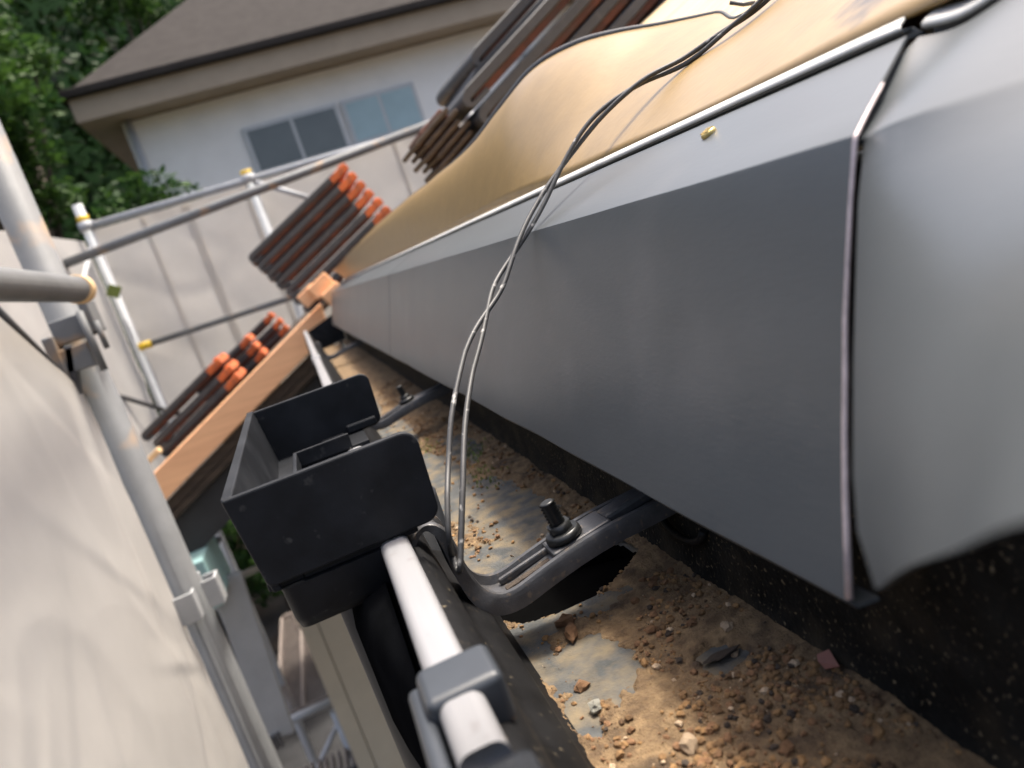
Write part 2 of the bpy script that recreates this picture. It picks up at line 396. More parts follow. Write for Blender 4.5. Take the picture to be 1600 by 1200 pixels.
# shelf inside with an opening, and sleeve below it
bm = bmesh.new()
bm_box(bm, (-.034, (yn + yf) / 2, -.0845), (.012, yf - yn - .007, .003), bev=.0005)
bm_box(bm, (-.008, yn + .022, -.0845), (.040, .038, .003), bev=.0005)
bm_box(bm, (-.008, yf - .022, -.0845), (.040, .038, .003), bev=.0005)
bm_out('shelf', bm, 'plastic', col_)
bm = bmesh.new()
bm_box(bm, (-.0275, .357, -.0795), (.0022, .132, .0085), bev=.0006)
bm_box(bm, (-.013, .4235, -.0795), (.031, .0022, .0085), bev=.0006)
bm_box(bm, (-.013, .2910, -.0795), (.031, .0022, .0060), bev=.0006)
bm_out('opening_rim', bm, 'plastic', col_)
bm = bmesh.new(); bm_box(bm, (.012, yf - .006, -.0800), (.018, .005, .005), bev=.001)
bm_box(bm, (-.006, yf - .0055, -.0825), (.014, .004, .003), bev=.0008)
bm_out('catch', bm, 'plastic', col_)
# lower outlet box, rounded
def rbox(name, x0, x1, y0, y1, z0, z1, r, taper=.0):
    pts = []
    for cx, cy, a0 in ((x1 - r, y1 - r, 0), (x0 + r, y1 - r, 90), (x0 + r, y0 + r, 180), (x1 - r, y0 + r, 270)):
        for q in range(6):
            g = math.radians(a0 + 18 * q); pts.append((cx + r * math.cos(g), cy + r * math.sin(g)))
    n = len(pts); V = []; cx, cy = (x0 + x1) / 2, (y0 + y1) / 2
    for z, s in ((z1, 1), (z0 + .006, 1 - taper), (z0 + .0015, 1 - taper - .03), (z0, 1 - taper - .12)):
        V += [(cx + (x - cx) * s, cy + (y - cy) * s, z) for x, y in pts]
    Fq = [(q * n + i, (q + 1) * n + i, (q + 1) * n + (i + 1) % n, q * n + (i + 1) % n) for q in range(3) for i in range(n)] + [tuple(range(n)), tuple(range(4 * n - 1, 3 * n - 1, -1))]
    o = link(name, V, Fq, 'plastic', None, True); md = o.modifiers.new('es', 'EDGE_SPLIT'); md.split_angle = math.radians(50)
    return adopt(o, col_)
rbox('outlet_box', -.0365, .001, yn + .001, yf - .02, -.1045, -.0862, .004, .02)
# curved saddle of the collector under the gutter, running towards the camera
V = []; yy = [.165, .19, .215, .24, .262, .30]
lx = [-.0065, -.0085, -.0120, -.0165, -.0195, -.0195]
for y, x in zip(yy, lx):
    V += [(-.0045, y, -.098), (x * .6 - .002, y, -.1015), (x, y, -.112), (x, y, -.150), (x + .006, y, -.162), (.03, y, -.168)]
Fq = [(j * 6 + i, j * 6 + i + 1, (j + 1) * 6 + i + 1, (j + 1) * 6 + i) for j in range(5) for i in range(5)]
adopt(link('saddle', V, Fq, 'shell', None, True), col_)
tube('downpipe', [(.0, .345, -.10), (.0, .345, -.25), (.12, .345, -.40), (.50, .345, -.60), (.50, .345, GZ + .05)], .03, 'plastic', col_, 20)

# ------------------------------------------------------------------ gutter brackets
def strap_mesh():
    """channel-section arm running from the lip to the fascia; local y = 0 at the arm's centre line"""
    path = [(.0060, -.1010), (.0078, -.0945), (.0115, -.0900), (.0160, -.0888), (.0198, -.0925), (.0213, -.1000), (.0222, -.1100), (.0248, -.1195), (.0300, -.1250), (.0380, -.1260), (.0500, -.1232), (.0650, -.1200), (.0800, -.1180), (.0950, -.1172), (.1120, -.1160)]
    P = cr_spline([(x, 0, z) for x, z in path], 4); V = []; N = len(P)
    for i, p in enumerate(P):
        t = (P[min(i + 1, N - 1)] - P[max(i - 1, 0)]).normalized(); nn = Vector((-t.z, 0, t.x))
        if nn.z < 0 and p.x > .02: nn = -nn
        f = max(0, min(1, (p.x - .014) / .014)); hw = .0075 + .0040 * f; rib = .0006 + .0026 * f; dn = .0014 + .0032 * f
        sec = [(-hw, -dn), (-hw, rib * .6), (-hw + .0008, rib), (-hw + .0030, rib), (-hw + .0042, 0), (0, .0003), (hw - .0042, 0), (hw - .0030, rib), (hw - .0008, rib), (hw, rib * .6), (hw, -dn), (hw - .002, -dn), (hw - .0022, -.0014), (-hw + .0022, -.0014), (-hw + .002, -dn)]
        for y, h in sec: V.append(p + Vector((0, y, 0)) + nn * h)
    n = 15
    Fq = [(j * n + i, (j + 1) * n + i, (j + 1) * n + (i + 1) % n, j * n + (i + 1) % n) for j in range(N - 1) for i in range(n)]
    Fq += [tuple(range(n)), tuple(range(N * n - 1, (N - 1) * n - 1, -1))]
    return V, Fq
def make_bracket(y, label):
    b = empty('gutter_bracket', (.06, y, -.125)); tag(b, label, 'bracket', 'brackets across the gutter')
    V, Fq = strap_mesh(); V = [v + Vector((0, y, 0)) for v in V]
    adopt(link('arm', V, Fq, 'bracket', None, True), b)
    b.children[0].modifiers.new('es', 'EDGE_SPLIT').split_angle = math.radians(40)
    # slot, pad, bolt with nut and threaded shank
    rot = Matrix.Rotation(math.radians(-11), 3, 'Y')
    bm = bmesh.new(); bm_box(bm, (.0455, y - .0012, -.1241), (.020, .0036, .0014), rot, bev=.0005)
    bm_out('slot', bm, 'peb_dark', b)
    bm = bmesh.new(); bm_box(bm, (.0475, y + .0042, -.1222), (.026, .0022, .003), rot, bev=.0008); bm_out('slot_rib', bm, 'bracket', b)
    rot = Matrix.Rotation(math.radians(-9), 3, 'Y')
    bm = bmesh.new(); bm_box(bm, (.0690, y, -.1182), (.026, .0150, .0042), rot, bev=.001)
    bm_box(bm, (.0930, y + .002, -.1150), (.030, .0100, .0050), rot, bev=.0015); bm_out('pad', bm, 'bracket', b)
    bm = bmesh.new(); ax = Vector((-.16, .05, 1)).normalized(); base = Vector((.0640, y, -.1163))
    bm_tube(bm, [base, base + ax * .0016, base + ax * .0030], [.0074, .0074, .0066], 20)
    bm_out('washer', bm, 'bolt', b)
    bm = bmesh.new(); bm_tube(bm, [base + ax * .0014, base + ax * .0062], .0050, 6)
    bm_out('nut', bm, 'bolt', b)
    pts, rr = [], []
    for q in range(15):
        pts.append(base + ax * (.0060 + q * .00070)); rr.append(.0034 if q % 2 else .0024)
    bm = bmesh.new(); bm_tube(bm, pts, rr, 14); bm_out('bolt', bm, 'bolt', b)
    return b
make_bracket(.272, 'black bracket with wire looped through it, beside the collector box')
make_bracket(.70, 'black gutter bracket with upright bolt, the one past the collector box')
make_bracket(1.60, 'small black gutter bracket next to the gutter end')
b0 = [o for o in C.objects if o.name == 'gutter_bracket'][0]
# shallow shaft below the outlet opening, deep shade put into its near-black colour
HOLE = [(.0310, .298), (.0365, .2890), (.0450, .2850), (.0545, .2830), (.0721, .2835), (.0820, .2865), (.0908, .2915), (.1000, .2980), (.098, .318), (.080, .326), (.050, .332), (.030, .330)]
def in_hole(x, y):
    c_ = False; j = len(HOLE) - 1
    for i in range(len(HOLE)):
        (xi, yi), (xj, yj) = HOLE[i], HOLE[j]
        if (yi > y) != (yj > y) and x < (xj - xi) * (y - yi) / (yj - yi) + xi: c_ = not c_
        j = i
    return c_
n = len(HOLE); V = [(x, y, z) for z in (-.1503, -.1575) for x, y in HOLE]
adopt(link('outlet_shaft', V, [(i, (i + 1) % n, n + (i + 1) % n, n + i) for i in range(n)] + [tuple(range(2 * n - 1, n - 1, -1))], 'holeshade'), gut)
bxs = [.0335 + .07 * i / 60 for i in range(61)]; bys = [-.12, .05, .2, .24] + [.27 + .001 * i for i in range(71)] + [.4 + .1 * i for i in range(20)]
V = [(x, y, -.1502 + .0006 * max(0, (.04 - x) / .0065) + .0006 * max(0, (x - .098) / .0055)) for y in bys for x in bxs]
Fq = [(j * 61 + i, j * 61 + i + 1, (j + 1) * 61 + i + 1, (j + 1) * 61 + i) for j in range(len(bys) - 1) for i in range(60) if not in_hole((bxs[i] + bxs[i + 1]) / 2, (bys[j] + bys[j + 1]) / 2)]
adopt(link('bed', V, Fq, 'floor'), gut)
# moulded loop on the back wall
lp = [(.1075 - .002 * math.sin(q * math.pi / 12), .262 - .018 * math.cos(q * math.pi / 12) * 1.0, -.124 - .008 * math.sin(q * math.pi / 12)) for q in range(13)]
tube('moulded_loop', lp, .0016, 'plastic2', gut, 8)

# ------------------------------------------------------------------ sand bed in the gutter
PATCH = [(.050, .236, .0125, .020), (.087, .209, .0075, .008), (.036, .262, .006, .014), (.045, .34, .016, .04), (.072, .41, .02, .07), (.05, .52, .018, .09), (.085, .60, .012, .05), (.045, .75, .016, .10), (.04, .98, .012, .12), (.037, .215, .004, .012)]
def dirt_h(x, y):
    h = .0008 + .0012 * noise.noise((x * 60, y * 38, 3.1)) + .0009 * noise.noise((x * 210, y * 190, 7)) + .0006 * noise.noise((x * 600, y * 560, 1))
    h += .0030 * max(0, (x - .068) / .035) ** 1.4                       # banked against the back wall
    h += .0014 * max(0, 1 - abs(y - .16) / .09)
    wob = .35 * noise.noise((x * 130, y * 90, 9)) + .25 * noise.noise((x * 330, y * 300, 2))
    for px, py, rx, ry in PATCH:
        d = math.hypot((x - px) / rx, (y - py) / ry) + wob
        if d < 1.25: h -= .0042 * min(1, (1.25 - d) / .35)
    if .030 < x < .102: h -= .0022 * math.exp(-((y - .278) / .008) ** 2)
    return -.1502 + h
xs_ = [.0315 + .075 * i / 92 for i in range(93)]
ysd = []; y = .09
while y < 2.30:
    ysd.append(y); y += .0009 if y < .34 else .0009 + (y - .34) * .012
V = [(x, y, dirt_h(x, y)) for y in ysd for x in xs_]
nx = len(xs_)
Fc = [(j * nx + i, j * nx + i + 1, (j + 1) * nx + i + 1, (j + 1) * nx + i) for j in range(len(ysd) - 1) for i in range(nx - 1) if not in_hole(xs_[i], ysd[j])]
sand = link('sand', V, Fc, 'dirt', None, True)
tag(sand, 'brown sandy dirt lying along the gutter bed', 'sand', kind='stuff')
# stones: shared low-poly meshes
def stone_mesh(nm, seed, material, sub=1, jag=.35):
    bm = bmesh.new(); bmesh.ops.create_icosphere(bm, subdivisions=sub, radius=1)
    for v in bm.verts:
        k = 1 + jag * noise.noise(v.co * 1.4 + Vector((seed, 0, 0))); v.co = Vector((v.co.x * k, v.co.y * k * .85, v.co.z * k * .65))
    me = bpy.data.meshes.new(nm); bm.to_mesh(me); bm.free(); me.materials.append(M[material]); return me
PRE = [stone_mesh('proto', s, 'grit') for s in range(4)]
GV = [[v.co.copy() for v in p.vertices] for p in PRE]; GF = [[tuple(f.vertices) for f in p.polygons] for p in PRE]
V, Fc = [], []
for k in range(24000):
    y = .10 + 1.0 * rnd() ** 2.4; x = U(.034, .1045)
    h = dirt_h(x, y)
    if in_hole(x, y): continue
    if noise.noise((x * 45, y * 30, 20)) + .3 * rnd() < .08: continue
    if h < -.1503 and rnd() < .93: continue
    h = max(h, -.1500)
    s = .00025 + .0016 * rnd() ** 4.2
    q = Matrix.Rotation(U(0, 6.28), 3, 'Z') @ Matrix.Rotation(U(-.6, .6), 3, 'X'); j = k % 4; b = len(V)
    V += [q @ v * s + Vector((x, y, h + s * .3)) for v in GV[j]]; Fc += [tuple(b + i for i in f) for f in GF[j]]
n0 = len(V)
grit = link('grit', V, Fc, ['grit', 'peb_brown', 'peb_dark', 'peb_pale'], None, False)
mi = []; cur = 0
for k in range(len(Fc) // 20):
    r_ = rnd(); cur = 0 if r_ < .60 else 1 if r_ < .86 else 2 if r_ < .96 else 3
    mi += [cur] * 20
if len(Fc) % 20 == 0 and len(mi) == len(Fc): grit.data.polygons.foreach_set('material_index', mi)
tag(grit, 'fine brown and black grit scattered through the gutter sand', 'grit', kind='stuff')
for i, p in enumerate(PRE): bpy.data.meshes.remove(p)
SM = {k: [stone_mesh('pebble', 3 * i + 1, k, 2, .55) for i in range(3)] for k in ('peb_brown', 'peb_dark', 'peb_pale', 'peb_green')}
def pebble(nm, x, y, s, mk, label, group=None, var=0, sq=(1, 1, 1), cat='pebble', dz=.35):
    o = bpy.data.objects.new(nm, SM[mk][var]); C.objects.link(o)
    o.location = (x, y, max(dirt_h(x, y), -.1502) + s * dz); o.scale = (s * sq[0], s * sq[1], s * sq[2]); o.rotation_euler = (U(-.3, .3), U(-.3, .3), U(0, 6.28))
    return tag(o, label, cat, group)
pebble('dirt_clod', .0535, .2720, .0040, 'peb_brown', 'tan crumbly dirt clod, upper of a pair below the bracket', var=0)
pebble('dirt_clod', .0520, .2610, .0038, 'peb_brown', 'brown flaky dirt clod, lower of a pair below the bracket', var=1, sq=(1.3, .8, .9))
pebble('pebble', .0425, .2145, .0026, 'peb_green', 'pale grey green pebble at the front edge of the sand', var=2)
pebble('pebble', .0430, .2290, .0026, 'peb_brown', 'square brown pebble beside the bare round patch', var=2)
pebble('pebble', .0570, .1795, .0030, 'peb_pale', 'pinkish white pebble lying out on the open sand', var=1)
pebble('pebble', .0945, .2180, .0022, 'peb_pale', 'cream pebble at the rim of the dark ring in the sand', var=0)
pebble('pebble', .0905, .2090, .0017, 'peb_pale', 'small oblong cream pebble inside the dark ring edge', var=2, sq=(.7, 1.3, .8))
pebble('stone_chip', .0860, .2100, .0045, 'peb_dark', 'flat dark stone chip in the ring shaped patch', var=1, sq=(1.4, .8, .25), cat='stone')
for k in range(46):
    y = .13 + .35 * rnd() ** 1.7; x = U(.040, .1025)
    if dirt_h(x, y) < -.1500 or in_hole(x, y): continue
    mk = 'peb_brown' if rnd() < .75 else 'peb_dark'
    pebble('pebble', x, y, U(.0010, .0022), mk, 'tiny brown pebble among the gutter grit' if mk == 'peb_brown' else 'tiny blackish pebble among the gutter grit', 'brown pebbles in the gutter' if mk == 'peb_brown' else 'dark pebbles in the gutter', k % 3)
tag(link('leaf_flake', [(.1015, .1765, -.1440), (.1043, .1735, -.1430), (.1058, .1790, -.1408), (.1030, .1815, -.1425), (.1020, .1800, -.1436)], [(0, 1, 2, 3, 4)], 'petal'), 'pinkish red leaf flake against the gutter back wall', 'leaf')
solid(C.objects['leaf_flake'], .0003)
V, Fc = [], []
for k in range(320):
    cx, cy = random.choice(((.078, .50), (.088, .57), (.060, .64)))
    x, y = random.gauss(cx, .006), random.gauss(cy, .016); z = max(dirt_h(x, y), -.1502); b = len(V); a = U(0, 6.28); s = U(.0005, .0012)
    V += [(x - s * math.cos(a), y - s * math.sin(a), z), (x + s * math.cos(a), y + s * math.sin(a), z), (x + U(-.001, .001), y + U(-.001, .001), z + s * 2.2)]; Fc.append((b, b + 1, b + 2))
tag(link('moss', V, Fc, 'moss'), 'green moss tufts in the gutter dirt', 'moss', kind='stuff')

# ------------------------------------------------------------------ eave flashing pieces
T = (.149, roofz(.149)); FD = (.112, -.004); BT = (.082, -.091)
def flash_prof():
    pr = [(.0885, -.0935), (.0835, -.0930), BT]
    for q in range(1, 8): pr.append((BT[0] + (FD[0] - BT[0] - .0006) * q / 8, BT[1] + (FD[1] - BT[1] - .0018) * q / 8))
    pr += [(.11165, -.0050), (.1120, -.0041), (.1128, -.0037)]
    for q in range(1, 4): pr.append((FD[0] + (T[0] - FD[0]) * q / 4, FD[1] + (T[1] - FD[1]) * q / 4))
    tz = T[1]
    pr += [T, (.1540, tz + .0000), (.1543, tz + .0026), (.1512, tz + .0027), (.1510, tz + .0030), (.1516, tz + .0034), (.1560, tz + .0052)]
    return pr
PR = flash_prof(); NP = len(PR)
def flashing(label, y0f, y1f, off=(0, 0), near=False, nseg=60):
    f = empty('eave_flashing', (.11, (y0f(1) + y1f(1)) / 2, -.09)); tag(f, label, 'flashing', 'grey metal flashings along the eave')
    n = len(PR); V, Fq = [], []
    for j in range(nseg + 1):
        t = j / nseg
        for i, (x, z) in enumerate(PR):
            s = i / (n - 1); y = y0f(z) * (1 - t) + y1f(z) * t
            wv = .0008 * noise.noise((y * 7, s * 2.2, off[0] * 100)) + .00045 * noise.noise((y * 19, s * 2, 4))
            V.append([x + off[0] + wv, y, z + off[1] + wv * .4])
    Fq = [(j * n + i, j * n + i + 1, (j + 1) * n + i + 1, (j + 1) * n + i) for j in range(nseg) for i in range(n - 4)]
    return f, V, Fq, n
def e_mid(z):                    # cut end of the long piece: oblique above the fold
    if z > -.004: return .1310 + (z + .004) / (.0127 + .004) * .020
    return .1310 - .0050 * (-.004 - z) / .087 + .0020 * math.sin(math.pi * min(1, (-.004 - z) / .087))
def finish(f, V, Fq, cutrow=None, n=0):
    o = link('sheet', V, Fq, 'flash', None, True); adopt(o, f); solid(o, .0008, 1); o.modifiers.new('es', 'EDGE_SPLIT').split_angle = math.radians(16)
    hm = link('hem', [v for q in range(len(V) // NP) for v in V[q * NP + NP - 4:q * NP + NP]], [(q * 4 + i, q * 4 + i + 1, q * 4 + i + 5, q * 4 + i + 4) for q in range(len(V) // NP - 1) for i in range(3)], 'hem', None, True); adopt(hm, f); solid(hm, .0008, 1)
    if cutrow is not None:
        row = [Vector(v) for v in V[cutrow * n:(cutrow + 1) * n]][2:15]
        tube('cut_edge', [p + Vector((-.0003, -.0002 + .0003 * noise.noise(p * 150), .0002)) for p in row], [.00085 - .0004 * min(1, q_ / 9) for q_ in range(len(row))], 'cut', f, 8)
    return o
f, V, Fq, n = flashing('long slate grey eave flashing with pale cut edge at its lapped end', e_mid, lambda z: .892)
finish(f, V, Fq, 0, n)
nl = Vector((.1385, .2235, roofz(.1385) + .0012)); nn = Vector((-SL, 0, 1)).normalized()
bm = bmesh.new(); bm_tube(bm, [nl - nn * .001, nl + nn * .0006, nl + nn * .0012], [.0026, .0026, .0020], 16)
for q in range(-2, 3): bm_box(bm, nl + nn * .0013 + Vector((0, q * .0008, 0)), (.0032, .0003, .0003), Matrix.Rotation(-math.atan(SL), 3, 'Y'))
bm_out('nail', bm, 'nail', f)
f, V, Fq, n = flashing('far short slate grey eave flashing ending at the new wood verge', lambda z: .8945, lambda z: 2.26)
finish(f, V, Fq)
# near piece: lies under the long one, its lower edge swings up and back towards the camera
f, V, Fq, n = flashing('pale lit grey eave flashing tucked under the long one, lower edge lifted', lambda z: .020, lambda z: .150, (.0020, .0002), nseg=40)
ENDP = [(0, 1350, 222), (.25, 1345, 395), (.5, 1341, 570), (.75, 1341, 740), (.9, 1350, 848), (1, 1374, 914)]     # measured run of this piece's end
bot = cr_spline([(.0600, .0850, -.0612), (.0550, .0710, -.0505), (.0500, .0570, -.0412), (.0420, .0413, -.0302), (.0340, .0200, -.0180), (.026, .000, -.006)], 8)
for j in range(41):
    q = (1 - j / 40) * (len(bot) - 1); i0 = min(int(q), len(bot) - 2); bp_ = bot[i0].lerp(bot[i0 + 1], q - i0)
    fold = Vector((.1137, .020 + .118 * j / 40, -.0043))
    for i in range(NP):
        v = V[j * n + i]; x, z = PR[i]
        if z < -.0045:
            h = max(0, min(1, (-.0045 - z) / .0865)); p = fold.lerp(bp_, h)
            edge_ = math.exp(-(1 - j / 40) / .12); bul = math.sin(math.pi * h) * .0022 * (1 - edge_)
            p.x -= bul * .6; p.z += bul * .5
            k0 = max(q_ for q_ in range(len(ENDP)) if ENDP[q_][0] <= h + 1e-6); k0 = min(k0, len(ENDP) - 2); (h0, a0, b0_), (h1, a1, b1_) = ENDP[k0], ENDP[k0 + 1]; tt = (h - h0) / (h1 - h0)
            xe = .1137 + (.0600 - .1137) * h; de = RT * (a0 + (a1 - a0) * tt - 800) + DN * (b0_ + (b1_ - b0_) * tt - 600) + FW * 1200
            pe = de * (xe / de.x); pl_ = Vector((.1137, .138, -.0043)).lerp(bot[0], h)
            p = p + (pe - pl_) * edge_
            v[0], v[1], v[2] = p
            if i < 2: v[0] += .0006 * (2 - i); v[2] += .0001 * (2 - i)
        else:
            y = v[1]; dish = math.exp(-((y - .140) / .012) ** 2)
            v[2] -= .0026 * dish
finish(f, V, Fq)

# ------------------------------------------------------------------ underlay sheet, loosely lifted on the roof
def PX(px, py, y):      # photo measurement -> place at distance y along the eave
    d = RT * (px - 800) + DN * (py - 600) + FW * 1200
    return d * (y / d.y)
E_ = [PX(516, 428, 2.20), PX(560, 383, 1.62), PX(620, 328, 1.12), PX(680, 283, .85), PX(740, 232, .68), PX(790, 170, .60), PX(838, 112, .55), PX(900, 76, .51), PX(965, 57, .475), PX(1040, 44, .44), PX(1120, 26, .385), PX(1200, 8, .33)]
last = E_[-1]
E_ += [Vector((.36, .28, roofz(.36) + .003)), Vector((.5, .18, roofz(.5) + .003)), Vector((.7, .02, roofz(.7) + .003)), Vector((.9, -.2, roofz(.9) + .003))]
B_y = [2.195, 1.58, 1.08, .82, .66, .575, .52, .475, .43, .38, .31, .245, .18, .10, .02, -.10]
EE = cr_spline(E_, 8); BB = cr_spline([Vector((.1550, y, roofz(.1550) + .0015)) for y in B_y], 8)
V = []; nv = 22
for i, (e, b) in enumerate(zip(EE, BB)):
    for j in range(nv + 1):
        t = j / nv; p = b.lerp(e, t)
        lift = e.z - roofz(e.x)
        pl = roofz(p.x) + .0025
        # lies flat near the eave, then curls up to the free edge
        s_ = 1 - (1 - t) ** 2.2
        z = pl + max(0, lift) * s_ + .0018 * noise.noise((p.x * 14, p.y * 9, 4)) * min(1, t * 3) * (1 if lift > .004 else .6)
        V.append((p.x, p.y, max(z, pl)))
Fc = [(i * (nv + 1) + j, i * (nv + 1) + j + 1, (i + 1) * (nv + 1) + j + 1, (i + 1) * (nv + 1) + j) for i in range(len(EE) - 1) for j in range(nv)]
und = empty('underlay_sheet', (.2, .8, .06)); tag(und, 'golden brown roofing underlay sheet with lifted wavy black edge', 'underlay')
o = link('sheet', V, Fc, 'felt', None, True); adopt(o, und)
solid(o, .0012, 0)
edge = [Vector(V[i * (nv + 1) + nv]) + Vector((0.0006, .0004, .0004)) for i in range(len(EE))]
er = [.0012 + .0028 * math.exp(-((p.y - .60) / .13) ** 2) for p in edge]
tube('edge', edge, er, 'feltedge', und, 8)

# ------------------------------------------------------------------ twisted wire
ctr = cr_spline([PX(764, 480, .318), PX(798, 405, .331), PX(838, 330, .340), PX(884, 250, .345), PX(935, 182, .343), PX(1000, 130, .336), PX(1070, 95, .328), PX(1128, 52, .318), PX(1185, 8, .308), PX(1250, -60, .30)], 30)
s1 = cr_spline([PX(706, 868, .262), PX(701, 838, .256), PX(699, 780, .262), PX(701, 720, .274), PX(707, 640, .286), PX(728, 545, .304), PX(748, 495, .314)], 12)
s2 = cr_spline([PX(708, 872, .262), PX(718, 892, .250), PX(720, 850, .252), PX(723, 760, .262), PX(727, 660, .280), PX(741, 570, .299), PX(764, 500, .313)], 12)
wr = empty('tie_wire', (.015, .262, -.09)); tag(wr, 'twisted grey tie wire rising from the bracket over the roof edge', 'wire')
for sgn, st in ((1, s1), (-1, s2)):
    pts = list(st); L = 0
    for i in range(4, len(ctr) - 1):
        t = (ctr[i + 1] - ctr[i - 1]).normalized(); L += (ctr[i] - ctr[i - 1]).length
        a = t.cross(FW).normalized(); b = a.cross(t)
        g = L * 62 + (math.pi if sgn > 0 else 0) - .3; r_ = .00125 + .0012 * math.exp(-L * 25)
        pts.append(ctr[i] + (a * math.cos(g) + b * math.sin(g)) * r_)
    for it in range(60):
        k0 = len(st) - 14; k1 = len(st) + 16
        pts = [p if not (k0 < i < k1) else (pts[i - 1] + p * 2 + pts[i + 1]) / 4 for i, p in enumerate(pts)]
    tube('strand', pts, .00112, 'wire', wr, 8)
# short dropped staple higher up
tag(tube('wire_offcut', [PX(1140, 4, .40), PX(1162, 7, .397), PX(1180, 4, .394)], .0012, 'steeldark'), 'short dark wire offcut beside the twisted wire', 'wire')
wo = C.objects['wire_offcut']

# ------------------------------------------------------------------ roof tiles in stacks
def tile_mesh(w=.27, L=.43, simple=False):
    bm = bmesh.new()
    # glazed skin: a thick bar whose rounded nose turns under
    outp, inp = [(L - .05, .0325), (.018, .0325)], [(L - .05, .0125), (.018, .0125)]
    for q in range(1, 9):
        g = math.radians(90 + q * 22.5); outp.append((.016 + .016 * math.cos(g), .0145 + .0165 * math.sin(g))); inp.append((.016 + .0045 * math.cos(g), .0100 + .0025 * math.sin(g)))
    outp.append((.04, -.002)); inp.append((.04, .008))
    R4 = []
    for y in (-w / 2, -w / 2 + .004, w / 2 - .004, w / 2):
        k_ = .12 if abs(y) > w / 2 - .002 else 0
        R4.append([[bm.verts.new((u + (u2 - u) * k_, y, z + (z2 - z) * k_)) for (u, z), (u2, z2) in zip(A_, B_)] for A_, B_ in ((outp, inp), (inp, outp))])
    n = len(outp)
    for (oa, ia), (ob, ib) in zip(R4, R4[1:]):
        for i in range(n - 1):
            bm.faces.new((oa[i], oa[i + 1], ob[i + 1], ob[i])); bm.faces.new((ia[i], ib[i], ib[i + 1], ia[i + 1]))
        bm.faces.new((oa[0], ob[0], ib[0], ia[0])); bm.faces.new((oa[-1], ia[-1], ib[-1], ob[-1]))
    for (oa, ia) in (R4[0], R4[-1]):
        for i in range(n - 1): bm.faces.new((oa[i], ia[i], ia[i + 1], oa[i + 1]))
    bm_box(bm, (.012 + (L - .06) / 2, 0, .0105), (L - .07, w - .012, .020), bev=.002, seg=1, mi=1)
    bm_box(bm, (L - .035, 0, .0185), (.072, w + .001, .023), bev=.003, seg=2, mi=2)
    for q in (-1, 1): bm_box(bm, (L - .012, q * w * .36, .030), (.022, w * .14, .012), bev=.003, seg=1, mi=2)
    me = bpy.data.meshes.new('roof_tile'); bmesh.ops.recalc_face_normals(bm, faces=bm.faces); bm.to_mesh(me); bm.free()
    for q in ('tilegrey', 'tilerust', 'tileorange'): me.materials.append(M[q])
    return me
TM = tile_mesh(); 
def put_tile(p, slope, label, group, rz=0, sc=1.0):
    o = bpy.data.objects.new('roof_tile', TM); C.objects.link(o)
    o.location = p; o.rotation_euler = (0, -math.atan(slope), rz); o.scale = (sc, 1, 1)
    return tag(o, label, 'roof tile', group)
def stack(nose_top, slope, n, group, low, mid, top, dx=-.0166, dz=.0332, jit=.004, sc=1.0, w_=0):
    for k in range(n):
        p = Vector(nose_top) - Vector((dx, 0, dz)) * (n - 1 - k)
        p += Vector((U(-jit, jit), U(-jit, jit), 0))
        put_tile(p, slope, top if k == n - 1 else low if k == 0 else mid, group, U(-.012, .012), sc)
tW = .135
# tall stack by the verge
stack((-.070, 2.55 + tW, .150), .49, 7, 'tall tile stack by the verge', 'bottom tile of the tall grey and orange stack at the verge', 'grey edged tile with orange head inside the tall verge stack', 'top tile of the tall grey and orange stack at the verge')
# stack behind the lifted underlay
stack((.384, 1.30 + tW, .208), .55, 6, 'tile stack behind the underlay', 'lowest tile of the stack behind the lifted underlay', 'grey edged rusty tile in the stack behind the lifted underlay', 'uppermost tile of the stack behind the lifted underlay', sc=1.25)
for k in range(2):
    p = Vector((.44, 1.30 + tW + .01, .208)) + Vector((-.0166, 0, .0332)) * (k + 1) + Vector((.02 * k, .03, 0))
    put_tile(p, .55, ['dark tile set back on top of the stack behind the underlay', 'loose dark tile crowning the stack behind the underlay'][k], 'tile stack behind the underlay', .05 * k, 1.2)
# low stacks along the verge
for (nx_, ny_, nz_, sl_, kk, nm) in ((-.560, 2.56, -.262, .50, 3, 'low stack nearest the verge board end'), (-.42, 2.93, -.205, .50, 3, 'low stack second along the wing roof'), (-.32, 3.26, -.150, .48, 3, 'low stack furthest along the wing roof')):
    stack((nx_, ny_ + tW, nz_), sl_, kk, nm, 'bottom tile of the ' + nm, 'middle tile of the ' + nm, 'top tile of the ' + nm, sc=.78 if ny_ < 2.7 else .62)
tag(box('wood_offcut', PX(240, 712, 2.55), (.06, .06, .018), 'palewood', None, Matrix.Rotation(-math.atan(WS), 3, 'Y'), .002), 'pale wood offcut under the end of the low tile stack', 'wood')
# ribbed dark ridge tile leaning by the middle stack
rt = empty('ridge_tile', (.30, 1.40, .08)); tag(rt, 'dark brown ribbed tile end lying beside the stack behind the underlay', 'roof tile')
rotm = Matrix.Rotation(-math.atan(.6), 3, 'Y')
ctrp = PX(683, 232, 1.40)
for k in range(6):
    q = rotm @ Vector((0, 0, .030 - .0135 * k))
    bm = bmesh.new(); bm_box(bm, ctrp + q + rotm @ Vector((.01 * (k % 2), 0, 0)), (.085, .16, .009), rotm, bev=.003); bm_out('rib', bm, 'oldwood', rt)
bm = bmesh.new(); bm_box(bm, ctrp + rotm @ Vector((.012, .01, -.002)), (.06, .13, .085), rotm, bev=.004); bm_out('body', bm, 'tilerust', rt)
# battens on the sunlit deck above
tag(slope_board('roof_batten', .46, 1.0, .62, .66, .030, .002, 'palewood', None, roofz, .002), 'pale wood batten on the bare deck behind the underlay', 'batten')

